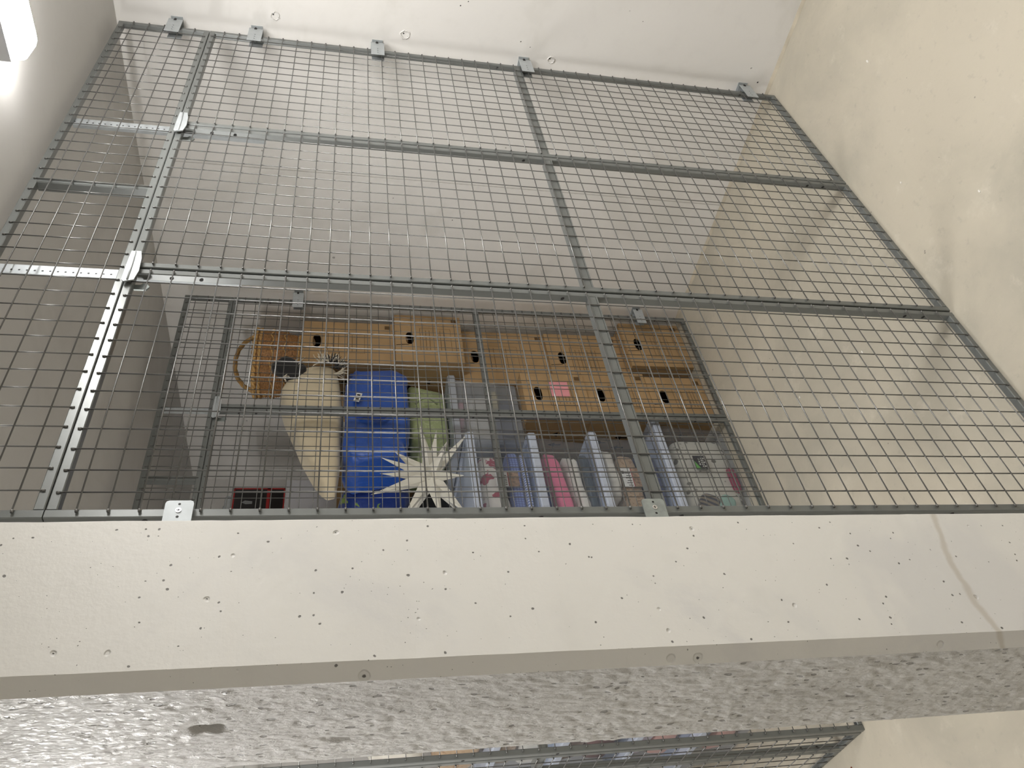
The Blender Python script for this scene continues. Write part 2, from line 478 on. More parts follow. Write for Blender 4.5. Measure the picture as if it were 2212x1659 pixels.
# clamp plates gripping the joint of two panels and the transom
def clamp(x, y, label):
    t = thing('joint_clamp', label, 'clamp', (x, y, 2.21))
    pts = [(.050, .000), (.050, -.021), (.022, -.0265), (-.025, -.029), (-.058, -.024), (-.066, -.004), (-.060, .0015), (-.015, .0015), (.020, .001)]
    MB().plate(pts, -.0115, -.0085).build('plate', M_galv, t)
    MB().tube([(.047, -.0118, -.009), (0, -.0125, -.0105), (-.060, -.0118, -.011)], .0024, 8).build('ridge', M_galv, t)
    MB().plate([(-.052, -.018), (-.052, -.044), (-.040, -.050), (-.030, -.044), (-.028, -.034), (-.034, -.030), (-.036, -.018)], .022, .026).build('hook', M_galvd, t)
    MB().cbox(-.003, .003, -.0072, .0235, -.004, .004).build('bolt', M_steel, t)
clamp(-.705, 0, 'pale galvanised clamp on the front mesh joint nearest the white wall')
clamp(-1.411, 0, 'pale galvanised clamp on the front mesh joint above the brass highlight')
clamp(-.705, 1.2, 'galvanised clamp on the back mesh joint behind the wicker basket')
bpy.data.objects['joint_clamp.001']['label'] = 'larger pale galvanised clamp on the middle joint of the front mesh'
bpy.data.objects['joint_clamp.002']['label'] = 'dull galvanised clamp on the back mesh joint, seen through the front mesh'

# brackets to the white wall
def wall_bracket(z, y, label):
    t = thing('wall_bracket', label, 'bracket', (XW, y, z), 0, 'wall brackets of the mesh')
    m = MB().box(-.128, -.022, -.0105, -.0085, -.024, .024)          # face plate before the stile
    m.box(-.0235, -.0215, -.0105, .030, -.024, .024)                 # bent web
    m.box(-.0235, 0, .028, .030, -.024, .024)
    m.box(-.003, 0, -.012, .03, -.020, .020)
    m.box(-.1075, -.0225, .0215, .0235, -.026, .020)
    m.build('plate', M_galv, t)
    h = MB()
    for x in (-.112, -.095, -.078): h.disc((x, -.0107, .0), (0, -1, 0), .0028, 8, .0018)
    h.build('hole', M_black, t)
    MB().disc((-.020, -.008, .002), (-1, 0, 0), .006, 6, h=.012).build('bolt', M_black, t)
for z, l in ((2.328, 'topmost galvanised wall bracket, on the transom panel by the white wall'), (2.055, 'galvanised wall bracket just below the transom, front mesh'),
             (1.622, 'galvanised wall bracket at head height, front mesh'), (1.058, 'galvanised wall bracket beside the cross strut, front mesh'), (.123, 'lowest galvanised wall bracket, near the floor, front mesh')):
    wall_bracket(z, 0, l)
wall_bracket(1.925, 1.2, 'galvanised wall bracket above the wicker basket, back mesh')
wall_bracket(.245, 1.2, 'galvanised wall bracket in front of the lowest carton, back mesh')

# plates screwed to the stile and the pillar
def text_mesh(body, size, m, parent, loc, rot):
    cu = bpy.data.curves.new('txt', 'FONT'); cu.body = body; cu.size = size; cu.extrude = .0002; cu.align_x = 'CENTER'
    o = bpy.data.objects.new('txt', cu); C.objects.link(o)
    dg = bpy.context.evaluated_depsgraph_get(); me = bpy.data.meshes.new_from_object(o.evaluated_get(dg))
    bpy.data.objects.remove(o)
    me.materials.clear(); me.materials.append(m)
    q = bpy.data.objects.new('stamped_text', me); C.objects.link(q); q.parent = parent; q.matrix_local = Matrix.Translation(loc) @ rot
    return q
M_stamp = mat('stamp', (.50, .53, .55), .5, .4)
M_stampd = mat('stamp_dull', (.36, .38, .37), .5, .4)
def pillar_plate(z, label, m, ms, txt):
    t = thing('fixing_plate', label, 'bracket', (-2.118, 0, z), 0, 'plates fixing the mesh to the pillar')
    # local x: mesh edge at 0.0 (stile), negative towards the pillar
    o = [(-.085, -.0235), (.024, -.0235)] ; r = .006
    pts = [(-.080, -.0235), (.026 - r, -.0235), (.026 - r * .3, -.0235 + r * .3), (.026, -.0235 + r), (.026, .0235 - r), (.026 - r * .3, .0235 - r * .3), (.026 - r, .0235), (-.080, .0235)]
    MB().plate(pts, -.0125, -.0100).box(-.0815, -.079, -.0125, .05, -.0235, .0235).build('plate', m, t)
    h = MB(); h.disc((.018, -.0127, 0), (0, -1, 0), .0024, 10); h.disc((-.009, -.0127, 0), (0, -1, 0), .0026, 10)
    h.box(-.034, -.028, -.0128, -.0126, -.009, .009); h.build('hole', M_black, t)
    s = MB().disc((.0045, -.0125, 0), (0, -1, 0), .0050, 14, h=.0016).build('screw', M_steel, t)
    MB().box(.0015, .0075, -.0143, -.0141, -.0006, .0006).box(.0039, .0051, -.0143, -.0141, -.003, .003).build('slot', M_black, s)
    R = Matrix(((0, -1, 0, 0), (0, 0, -1, 0), (1, 0, 0, 0), (0, 0, 0, 1)))
    text_mesh(txt, .0085, ms, t, Vector((-.0205, -.0127, 0)), R)
    MB().box(.002, .006, -.0125, .004, -.003, .003).build('spacer', M_steel, t)
pillar_plate(1.993, 'bright galvanised plate stamped with numbers, high on the pillar edge of the mesh', M_galv, M_stamp, '35700000')
pillar_plate(1.112, 'dull galvanised plate with a screw, where the cross strut meets the pillar', M_galvd, M_stampd, '35700000')
#PART2
# ------------------------------------------------------------------ materials of the stored things
def fabric(name, col, kind=None, col2=None, scale=20, rough=.85, bump=(60, .35, .002), axis=2, thr=.4):
    m = bpy.data.materials.new(name); nt, N, L, b = nodes(m)
    tc = N.new('ShaderNodeTexCoord'); vec = tc.outputs['Object']
    c = col
    if kind == 'blotch':
        n = tex_noise(N, L, vec, scale, 2, .5, .6)
        c = mixc(N, L, ramp(N, L, n, thr + .18, thr + .22), col, col2)
    elif kind == 'spots':
        p = pits(N, L, vec, scale, thr, .6); c = mixc(N, L, p, col, col2)
    elif kind == 'stripe':
        wv = N.new('ShaderNodeTexWave'); wv.bands_direction = 'XYZ'[axis]; wv.inputs['Scale'].default_value = scale; wv.inputs['Distortion'].default_value = 1.0
        L.new(vec, wv.inputs['Vector']); c = mixc(N, L, ramp(N, L, wv.outputs['Fac'], .4, .6), col, col2)
    elif kind == 'check':
        w1 = N.new('ShaderNodeTexWave'); w1.bands_direction = 'X'; w1.inputs['Scale'].default_value = scale; L.new(vec, w1.inputs['Vector'])
        w2 = N.new('ShaderNodeTexWave'); w2.bands_direction = 'Z'; w2.inputs['Scale'].default_value = scale; L.new(vec, w2.inputs['Vector'])
        f = mathn(N, L, 'MAXIMUM', ramp(N, L, w1.outputs['Fac'], .85, .95), ramp(N, L, w2.outputs['Fac'], .85, .95))
        c = mixc(N, L, f, col, col2)
    if isinstance(c, tuple): b.inputs['Base Color'].default_value = (*c, 1)
    else: L.new(c, b.inputs['Base Color'])
    b.inputs['Roughness'].default_value = rough; b.inputs['Sheen Weight'].default_value = .2
    n = tex_noise(N, L, vec, bump[0], 3)
    bp = N.new('ShaderNodeBump'); bp.inputs['Strength'].default_value = bump[1]; bp.inputs['Distance'].default_value = bump[2]
    L.new(n, bp.inputs['Height']); L.new(bp.outputs[0], b.inputs['Normal'])
    return m

def clear_plastic(name, tint, opac, rough=.25):
    m = bpy.data.materials.new(name); nt, N, L, b = nodes(m)
    b.inputs['Base Color'].default_value = (*tint, 1); b.inputs['Roughness'].default_value = rough
    tr = N.new('ShaderNodeBsdfTransparent'); tr.inputs[0].default_value = (.93, .95, .98, 1)
    mx = N.new('ShaderNodeMixShader'); mx.inputs[0].default_value = opac
    L.new(tr.outputs[0], mx.inputs[1]); L.new(b.outputs[0], mx.inputs[2])
    L.new(mx.outputs[0], N['Material Output'].inputs['Surface'])
    return m
M_card = mat('cardboard', (.42, .28, .145), .8, var=(9, .07), bump=(150, .12, .0006), spec=.2)
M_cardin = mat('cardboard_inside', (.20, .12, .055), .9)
M_print = mat('carton_print', (.14, .085, .04), .8, spec=.1)
M_printb = mat('carton_black_print', (.02, .015, .012), .8, spec=.1)
M_note = mat('pink_paper', (.80, .33, .36), .8)
M_tub = clear_plastic('clear_tub', (.55, .60, .68), .13)
M_tubg = clear_plastic('smoky_tub', (.50, .53, .57), .42)
M_lid = clear_plastic('bluish_lid', (.56, .62, .74), .86, .3)
M_blue = fabric('blue_tarp', (.010, .075, .38), rough=.38, bump=(28, .5, .008))
M_blued = fabric('deep_blue_tarp', (.008, .035, .22), 'blotch', (.22, .33, .06), 26, .4, (24, .5, .006), thr=.42)
M_cream = fabric('cream_cotton', (.66, .57, .40), bump=(14, .4, .006))
M_fr_w = fabric('fringe_white', (.70, .64, .52)); M_fr_b = fabric('fringe_black', (.012, .012, .014))
M_green = fabric('light_green_felt', (.36, .42, .21), 'blotch', (.44, .50, .28), 70, .9)
M_star = mat('star_white', (.74, .72, .64), .5, bump=(30, .1, .001))
M_wick = mat('wicker', (.29, .14, .045), .55, var=(180, .6), bump=(200, .5, .002))
M_wickl = mat('wicker_light', (.52, .31, .11), .55, var=(50, .3))
M_white = mat('white_card', (.60, .60, .62), .6)
M_redbk = mat('black_printed_card', (.012, .011, .012), .35)
M_red = mat('red_printed_card', (.35, .02, .02), .4)
M_crink = clear_plastic('crinkled_wrap', (.7, .75, .75), .35, .12)

# ------------------------------------------------------------------ cartons
def carton(label, x, y, z, wd, h, d=.40, rz=0, hole=.066, hx=None, note=False, flap=True, tilt=0):
    t = thing('moving_carton', label, 'box', (x, y, z), rz, 'cardboard cartons in the back cage')
    hx = hx if hx is not None else wd / 2
    # body: hollow, front wall with an oval hand hole
    m = MB(); hz = h - hole; N_ = 24; th = .004
    def loop(y_, s=1.0):
        o = []
        for j in range(N_):
            a = 2 * PI * j / N_; ca, sa = math.cos(a), math.sin(a)
            o.append((hx + .043 * math.copysign(abs(ca) ** .75, ca), y_, hz + .019 * math.copysign(abs(sa) ** .8, sa)))
        return o
    def rect(y_):
        o = []
        for j in range(N_):
            a = 2 * PI * j / N_; ca, sa = math.cos(a), math.sin(a)
            k = min((wd - hx if ca > 0 else hx) / max(abs(ca), 1e-6), (h - hz if sa > 0 else hz) / max(abs(sa), 1e-6))
            o.append((hx + ca * k, y_, hz + sa * k))
        for cx, cz in ((0, 0), (wd, 0), (0, h), (wd, h)):     # snap nearest to the true corners
            i = min(range(N_), key=lambda i: (o[i][0] - cx) ** 2 + (o[i][2] - cz) ** 2); o[i] = (cx, y_, cz)
        return o
    A, B = rect(0), loop(0); Ci = loop(th)
    vs = A + B + Ci
    fs = [(j, (j + 1) % N_, N_ + (j + 1) % N_, N_ + j) for j in range(N_)] + [(N_ + j, N_ + (j + 1) % N_, 2 * N_ + (j + 1) % N_, 2 * N_ + j) for j in range(N_)]
    m.add(vs, fs)
    m.add([(0, 0, 0), (0, d, 0), (0, d, h), (0, 0, h)], [(0, 1, 2, 3)]); m.add([(wd, 0, 0), (wd, d, 0), (wd, d, h), (wd, 0, h)], [(3, 2, 1, 0)])
    m.add([(0, d, 0), (wd, d, 0), (wd, d, h), (0, d, h)], [(0, 1, 2, 3)]); m.add([(0, 0, 0), (wd, 0, 0), (wd, d, 0), (0, d, 0)], [(0, 3, 2, 1)])
    body = m.build('body', M_card, t)
    # top flaps with a seam
    f = MB(); g = .0015
    f.box(0, wd, 0, d / 2 - g, h, h + .003); f.box(0, wd, d / 2 + g, d, h, h + .003)
    f.build('top_flap', M_card, t)
    # printed lines on the front
    p = MB(); y0 = -.0006
    def lne(x0, x1, z0, z1, q=p): q.add([(x0, y0, z0), (x1, y0, z0), (x1, y0, z1), (x0, y0, z1)], [(0, 1, 2, 3)])
    lw = .0022; zt, zb = h - .115, h - .115 - min(.17, h * .47); xa, xb = wd * .22, wd * .72
    lne(xa, xb, zt - lw, zt); lne(xa, xb, zb, zb + lw * .7); lne(xa, xa + lw * .7, zb, zt); lne(xb - lw * .7, xb, zb, zt)
    nl = 6
    for i in range(nl):
        zz = zt - .03 - i * (zt - zb - .045) / nl; 
        if i == 2: continue
        lne(xa + .012, xb - .015, zz, zz + .0024)
    p.build('printed_lines', M_print, body)
    q = MB(); q.add([(wd - .045, y0, .018), (wd - .02, y0, .018), (wd - .02, y0, .045), (wd - .045, y0, .045)], [(0, 1, 2, 3)]); q.build('printed_mark', M_print, body)
    s = MB(); s.add([(hx - .048, y0, hz + .005), (hx - .044, y0, hz + .005), (hx - .050, y0, h - .001), (hx - .054, y0, h - .001)], [(0, 1, 2, 3)])
    s.build('slit', M_printb, body)
    if flap:
        pts = [(hx - .036 + .072 * i / 8, .006 + .012 * math.sin(PI * i / 8), hz + .020 - .014 * math.sin(PI * i / 8)) for i in range(9)]
        top = [(a, .004, hz + .021) for a, _, _ in pts]
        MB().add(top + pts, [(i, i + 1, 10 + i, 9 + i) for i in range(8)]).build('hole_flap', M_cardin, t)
    # handling symbols on the left side: a glass and two arrows
    k = MB(); X = -.0006
    def qd(pts): k.add([(X, a, b_) for a, b_ in pts], [tuple(range(len(pts)))])
    c0 = d * .42; zc = h * .62
    qd([(c0 - .028, zc + .075), (c0 + .022, zc + .075), (c0 + .004, zc + .045), (c0 - .012, zc + .045)])
    qd([(c0 - .006, zc + .045), (c0 - .001, zc + .045), (c0 - .001, zc + .020), (c0 - .006, zc + .020)])
    for dy in (-.04, .03):
        qd([(c0 + dy - .014, zc - .045), (c0 + dy + .014, zc - .045), (c0 + dy, zc - .012)])
        qd([(c0 + dy - .005, zc - .075), (c0 + dy + .005, zc - .075), (c0 + dy + .005, zc - .045), (c0 + dy - .005, zc - .045)])
    k.build('handling_symbols', M_printb, body)
    if note:
        MB().add([(wd * .44, -.0016, h - .215), (wd * .78, -.0040, h - .215), (wd * .78, -.0016, h - .128), (wd * .44, -.0010, h - .128)], [(0, 1, 2, 3)]).build('sticky_note', M_note, t)['label'] = 'square pink sticky note'
    return t
carton('lowest cardboard carton on the floor in the corner by the white wall', -.285, 1.285, 0, .32, .322)
carton('wide cardboard carton second from the floor against the white wall', -.345, 1.36, .326, .36, .385)
carton('cardboard carton in the middle of the stack against the white wall', -.345, 1.375, .715, .37, .435)
carton('cardboard carton just below the top one of the wall stack', -.300, 1.295, 1.154, .335, .318)
carton('topmost cardboard carton, under the wicker basket', -.290, 1.32, 1.476, .285, .425)
carton('cardboard carton on the floor beside the clear tubs', -.635, 1.28, 0, .265, .287)
carton('middle cardboard carton of the shorter stack beside the clear tubs', -.645, 1.285, .291, .30, .310)
carton('cardboard carton with a square pink sticky note', -.640, 1.275, .605, .27, .300, note=True)

# ------------------------------------------------------------------ plastic tubs
def tub(label, x, y, z, wd, h, d=.55, m=None, lidm=None, group='clear plastic tubs in the back cage', lov=.014):
    t = thing('plastic_tub', label, 'storage box', (x, y, z), 0, group)
    m = m or M_tub; b = MB(); hb = h - .024; ins = .016; th = .0025
    def ring(o, z_, inn=0):
        r = .03; pts = []
        for cx, cy, a0 in ((wd - o - r, o + r, -PI / 2), (wd - o - r, d - o - r, 0), (o + r, d - o - r, PI / 2), (o + r, o + r, PI)):
            for k in range(5):
                a = a0 + PI / 2 * k / 4; pts.append((cx + math.cos(a) * (r - inn), cy + math.sin(a) * (r - inn), z_))
        return pts
    prof = [(ins + .012, .001), (ins, .012), (ins * .45, hb * .72), (0.004, hb * .74), (.001, hb), (-.006, hb + .001), (-.006, hb - .010)]
    vs = []; 
    for o_, z_ in prof: vs += ring(o_, z_)
    n = 20; fs = [(k * n + j, k * n + (j + 1) % n, (k + 1) * n + (j + 1) % n, (k + 1) * n + j) for k in range(len(prof) - 1) for j in range(n)]
    fs.append(tuple(range(n))[::-1])
    b.add(vs, fs).build('tub_body', m, t)
    l = MB(); pr = [(-lov + .004, h - .034), (-lov, h - .030), (-lov, h - .006), (-lov + .004, h), (.02, h), (.03, h - .005), (.10, h - .005)]
    vs = []
    for o_, z_ in pr: vs += ring(o_, z_)
    fs = [(k * n + j, k * n + (j + 1) % n, (k + 1) * n + (j + 1) % n, (k + 1) * n + j) for k in range(len(pr) - 1) for j in range(n)]
    fs.append(tuple(range((len(pr) - 1) * n, len(pr) * n)))
    l.add(vs, fs).build('lid', lidm or M_lid, t)
    return t

def cloth(name, label, cat, m, x, y, z, sx, sy, sz, seed=0, e=.35, amp=.012, rot=(0, 0, 0), freq=9, group=None, nu=44, nv=20):
    """folded or rolled textile lying with its lowest point near z"""
    o = soft(sx, sy, sz, e, amp, freq, seed, nu, nv).build(name, m, None, (x, y, z + sz)); o.rotation_euler = rot
    return tag(o, label, cat, group)

TX = -1.205; TW = .435
tub('topmost front clear tub, under the white star', TX, 1.262, .936, TW, .266)
tub('front clear tub second from the top, holding pink fleece', TX, 1.262, .662, TW, .272)
tub('front clear tub third from the top, holding a beige knit', TX, 1.262, .352, TW + .01, .308)
tub('larger clear tub on the floor, holding leaf-patterned bedding', TX, 1.262, 0, TW + .085, .350, lov=.02)
# what they hold
F_flor = fabric('floral_cotton', (.70, .65, .58), 'blotch', (.36, .07, .10), 20, .8, (40, .4, .004), thr=.37)
F_ging = fabric('blue_gingham', (.22, .29, .58), 'check', (.08, .10, .28), 26)
F_strp = fabric('blue_stripe', (.55, .60, .75), 'stripe', (.14, .20, .45), 26, axis=0)
F_pink = fabric('pink_fleece', (.72, .17, .28)); F_navy = fabric('navy_cloth', (.03, .045, .13)); F_teal = fabric('dark_slate_cloth', (.045, .065, .085))
F_tan = fabric('beige_knit', (.42, .30, .19), 'blotch', (.30, .19, .11), 50); F_brown = fabric('brown_cloth', (.22, .14, .10))
F_white = fabric('white_towel', (.66, .63, .56)); F_leaf = fabric('leaf_print', (.60, .57, .48), 'spots', (.13, .12, .09), 30, thr=.55)
F_grey = fabric('grey_blue_cloth', (.28, .31, .38)); F_drk = fabric('dark_striped_cloth', (.05, .05, .06), 'stripe', (.25, .20, .14), 14, axis=0)
F_mint = fabric('mint_cloth', (.30, .46, .38)); F_mar = fabric('crimson_cloth', (.30, .015, .06)); F_peach = fabric('peach_cloth', (.60, .33, .27))
F_choc = fabric('reddish_brown_cloth', (.16, .07, .06)); F_sky = fabric('pale_pink_white_cloth', (.66, .58, .64), 'stripe', (.5, .4, .48), 6, axis=1)
cxm = TX + TW / 2
# tub 1
cloth('folded_bedding', 'floral bedding with red blossoms in the topmost front tub', 'bedding', F_flor, cxm - .01, 1.45, 1.032, .178, .14, .060, 1, .55, .03)
cloth('folded_gingham', 'blue gingham cloth under the floral bedding', 'cloth', F_ging, cxm, 1.46, .973, .182, .15, .027, 2, .3, .012)
cloth('folded_stripes', 'blue and white striped cloth at the bottom of the top tub', 'cloth', F_strp, cxm, 1.46, .941, .178, .15, .015, 3, .4, .006)
def hang_tag(label, x, y, z, w_, h_, parts, ry=0):
    t = thing('paper_label', label, 'label', (x, y, z), 0)
    M_pp = mat('label_paper', (.75, .74, .70), .6); bm = MB().box(0, w_, 0, .002, 0, h_).build('card', M_pp, t)
    l = MB()
    for k in range(6): l.box(.006 + k * w_ * .13, .009 + k * w_ * .13, -.0006, 0, h_ * .15, h_ * (.55 + .1 * (k % 2)))
    l.box(w_ * .7, w_ * .85, -.0006, 0, h_ * .68, h_ * .9); l.build('print', M_printb, t)
    MB().box(0, w_, -.0007, 0, 0, h_ * .06).build('red_line', M_red, t)
    MB().box(0, w_, .0003, .0023, -h_ * .85, -.001).build('picture', mat('label_picture', (.30, .19, .12), .5, var=(60, .6)), t)
    return t
hang_tag('white barcode label in front of the floral bedding', -1.03, 1.288, 1.040, .072, .052, 0)
# tub 2
cloth('pink_fleece', 'pink fleece blanket rolled in the second front tub', 'blanket', F_pink, cxm, 1.45, .780, .176, .14, .036, 4, .4, .02, (0, -.13, 0))
cloth('cream_towel', 'cream towel crumpled below the pink fleece', 'towel', F_white, cxm, 1.45, .704, .172, .14, .026, 5, .5, .03, (0, -.13, 0), 14)
cloth('navy_cloth', 'navy cloth on top inside the pink fleece tub', 'cloth', F_navy, cxm - .08, 1.46, .850, .095, .14, .030, 6, .5, .012)
cloth('dark_cloth', 'dark slate cloth at the bottom of the pink fleece tub', 'cloth', F_teal, cxm, 1.46, .667, .176, .15, .016, 7, .3, .006)
# tub 3
cloth('white_towel', 'white towel on top inside the third front tub', 'towel', F_white, cxm + .050, 1.40, .552, .130, .12, .030, 8, .5, .02, (0, -.05, 0), 16)
cloth('beige_knit', 'beige knitted blanket in the third front tub', 'blanket', F_tan, cxm - .01, 1.43, .454, .165, .13, .044, 9, .35, .015)
cloth('brown_cloth', 'brown cloth at the left of the beige knit', 'cloth', F_brown, cxm + .01, 1.62, .440, .180, .06, .060, 10, .5, .01)
cloth('blue_cloth', 'dark blue cloth at the bottom of the third front tub', 'cloth', F_navy, cxm, 1.46, .358, .176, .15, .044, 11, .3, .008)
hang_tag('white barcode label in front of the beige knit', -1.035, 1.286, .500, .10, .050, 0)
# tub 4
cloth('leaf_print_bedding', 'cream bedding with small dark leaf print in the floor tub', 'bedding', F_leaf, cxm + .042, 1.46, .006, .205, .155, .130, 12, .25, .01, (0, 0, 0), 7)
cloth('grey_blue_cloth', 'pale grey blue cloth on top inside the floor tub', 'cloth', F_grey, cxm + .03, 1.45, .268, .17, .13, .026, 13, .5, .012)
cloth('dark_striped_cloth', 'dark striped cloth at the left of the floor tub', 'cloth', F_drk, cxm - .13, 1.305, .14, .05, .018, .045, 14, .6, .01, (0, .5, 0))
cloth('mint_cloth', 'mint green cloth corner in the floor tub', 'cloth', F_mint, cxm - .13, 1.305, .07, .045, .018, .035, 15, .6, .01, (0, .7, 0))
cloth('crimson_cloth', 'crimson cloth at the bottom of the floor tub', 'cloth', F_mar, cxm + .0, 1.303, .010, .07, .015, .020, 16, .6, .008)
t = thing('care_label', 'black and green square tag on the leaf print bedding', 'label', (-.945, 1.276, .135), 0)
MB().box(0, .075, 0, .003, 0, .062).build('card', M_printb, t); MB().add([(0, -.0006, .040), (.0, -.0006, .062), (.045, -.0006, .062)], [(0, 1, 2)]).build('green_corner', mat('bright_green', (.12, .42, .05), .6), t)
mb = MB()
for k in range(5): mb.box(.012 + .011 * k, .018 + .011 * k, -.0006, 0, .012 + .006 * (k % 2), .030); 
for k in range(3): mb.box(.022 + .014 * k, .031 + .014 * k, -.0006, 0, .036, .042)
mb.build('print', F_white, t)

# second stack of tubs, seen from the aisle through the side mesh
SX = -1.835; SY = 1.70
sg = 'tubs seen through the side mesh'
for k, (lab, z, h, cm, cl, cm2) in enumerate((
        ('lowest clear tub seen through the side mesh', 0, .27, F_peach, 'peach cloth in the lowest side tub', F_grey),
        ('second lowest clear tub seen through the side mesh', .274, .27, F_peach, 'peach and pink cloth in the second lowest side tub', F_sky),
        ('third clear tub from the floor, seen through the side mesh', .548, .30, F_choc, 'reddish brown cloth in the third side tub', F_brown),
        ('topmost clear tub seen through the side mesh', .852, .27, F_white, 'white cloth in the topmost side tub', F_tan))):
    tub(lab, SX, SY, z, .42, h, .60, group=sg)
    hh = (h - .05) / 4
    cloth('folded_cloth', cl, 'cloth', cm, SX + .205, SY + .30, z + .012, .165, .25, hh, 20 + k, .4, .01)
    cloth('folded_cloth', 'folded layer above the ' + cl, 'cloth', cm2, SX + .205, SY + .30, z + .012 + 2 * hh, .160, .24, hh * .9, 30 + k, .4, .01)
cloth('rolled_blanket', 'beige blanket on top of the tubs by the side mesh', 'blanket', F_tan, SX + .20, SY + .30, 1.124, .18, .27, .10, 40, .6, .02)
cloth('white_duvet', 'white folded duvet on the beige blanket by the side mesh', 'duvet', F_white, SX + .20, SY + .30, 1.345, .18, .27, .12, 41, .6, .02)

# smoky tub on the carton with the note
tub('smoky grey tub resting on the cardboard carton with the sticky note', -.752, 1.335, .909, .402, .330, .50, M_tubg, clear_plastic('smoky_lid', (.42, .45, .50), .85), 'smoky tub')
cloth('pale_cloth', 'pale folded cloth in the smoky tub', 'cloth', F_white, -.545, 1.56, 1.037, .165, .15, .060, 50, .35, .012)
cloth('pink_cloth', 'pink cloth on top inside the smoky tub', 'cloth', F_pink, -.50, 1.47, 1.162, .07, .07, .015, 51, .5, .01)
cloth('yellow_cloth', 'pale yellow cloth beside the carton stack in the smoky tub', 'cloth', fabric('pale_yellow', (.62, .50, .22)), -.44, 1.42, .998, .06, .04, .018, 52, .5, .01)
cloth('navy_cloth', 'dark navy cloth at the bottom of the smoky tub', 'cloth', F_navy, -.545, 1.56, .918, .160, .15, .05, 53, .35, .01)

# ------------------------------------------------------------------ star
def star():
    cx, cy, cz = -.938, 1.345, 1.352
    t = thing('paper_star', 'many-pointed white star lantern on top of the clear tubs', 'star', (cx, cy, cz))
    tips = [(-1.091, 1.265, 1.599), (-0.905, 1.262, 1.558), (-0.875, 1.262, 1.5), (-0.978, 1.275, 1.562), (-0.698, 1.28, 1.39), (-0.782, 1.262, 1.377), (-0.724, 1.29, 1.318), (-0.746, 1.33, 1.265), (-0.764, 1.27, 1.19), (-0.99, 1.27, 1.225), (-1.188, 1.3, 1.48), (-1.201, 1.27, 1.33), (-1.158, 1.3, 1.227)] + [(-1.06, 1.47, 1.43), (-.86, 1.46, 1.30), (-1.02, 1.46, 1.24), (-.97, 1.235, 1.40), (-.88, 1.235, 1.30)]
    c = Vector((0, 0, 0))
    core = []
    for i, p in enumerate(tips):
        v = Vector(p) - Vector((cx, cy, cz)); Lh = v.length; d = v.normalized()
        a = d.orthogonal().normalized(); b = d.cross(a)
        if i % 2: a, b = (a + b).normalized(), (b - a).normalized()
        bw = .031; bp = d * .035
        base = [bp + a * bw, bp + b * bw, bp - a * bw, bp - b * bw]
        mid = d * (.035 + (Lh - .035) * .12)
        mm = MB().add([v] + base, [(0, 1, 2), (0, 2, 3), (0, 3, 4), (0, 4, 1), (4, 3, 2, 1)])
        mm.build('star_point', M_star, t)
    m = MB(); vs, fs = grid_mesh(lambda u, v: (.052 * math.cos(-PI / 2 + PI * v) * math.cos(2 * PI * u), .052 * math.cos(-PI / 2 + PI * v) * math.sin(2 * PI * u), .052 * math.sin(-PI / 2 + PI * v)), 8, 7, True)
    m.add(vs, fs).build('core', M_star, t)
star()

# ------------------------------------------------------------------ soft goods above
cloth('black_holdall', 'black bag behind the white star', 'bag', fabric('black_bag', (.010, .010, .012)), -.945, 1.84, 1.206, .235, .16, .105, 60, .45, .02)
# light green felt box: body with a stitched rim
t = thing('felt_storage_bag', 'light green felt storage bag under the blue bag', 'bag', (-.518, 1.585, 1.240))
def gshape(p):
    s = 1 + .10 * (p.z / .09)
    return (p.x * s, p.y * s, p.z)
soft(.185, .17, .092, .2, .010, 5, 61, 48, 22, shape=gshape).build('bag_body', M_green, t, (0, 0, .088)).rotation_euler = (0, 0, .08)
MB().tube([(.02 + .03 * math.sin(k / 10 * PI), -.215 - .01 * math.sin(k / 10 * PI), .05 + .10 * k / 10) for k in range(11)], .004, 6).build('seam', fabric('green_seam', (.22, .27, .13)), t)
# blue tarp bag with handles and white label
t = thing('tarp_bag', 'bright blue woven tarp bag beside the cartons with a white label', 'bag', (-.590, 1.425, 1.425))
def wrinkle(p):
    return (p.x + .006 * math.sin(p.z * 60), p.y * (1 + .15 * math.sin(p.x * 17)), p.z + .010 * math.sin(p.x * 24))
soft(.275, .120, .134, .22, .030, 13, 62, 72, 30, shape=wrinkle).build('bag_body', M_blue, t, (0, 0, .137))
MB().tube([(-.06, -.115, .235), (-.06, -.135, .19), (-.085, -.142, .12), (-.06, -.145, .09), (-.03, -.142, .12), (-.02, -.135, .19), (-.02, -.115, .235)], .008, 6).build('handle', fabric('strap_blue', (.008, .05, .33)), t)
lb = MB().add([(.010, -.146, .218), (.063, -.144, .203), (.067, -.144, .228), (.014, -.146, .243)], [(0, 1, 2, 3)]).build('label_tag', mat('tag_white', (.75, .75, .72), .5), t)
mm = MB()
for k in range(3):
    q = .022 + .012 * k; w_ = .219 - .003 * k
    mm.add([(q, -.1467, w_), (q + .008, -.1467, w_ - .002), (q + .010, -.1467, w_ + .012), (q + .002, -.1467, w_ + .014)], [(0, 1, 2, 3)])
mm.build('tag_print', M_printb, lb)
t = thing('tarp_bag', 'deep blue bag with yellow-green pattern above the black bag', 'bag', (-.96, 1.74, 1.418))
soft(.225, .17, .140, .3, .025, 8, 63, 64, 28, shape=wrinkle).build('bag_body', M_blued, t, (0, 0, .140))
MB().tube([(-.12, -.15, .22), (-.12, -.175, .15), (-.10, -.185, .08), (-.05, -.185, .06), (0, -.185, .08), (.02, -.175, .15), (.02, -.15, .22)], .008, 6).build('handle', M_blue, t)

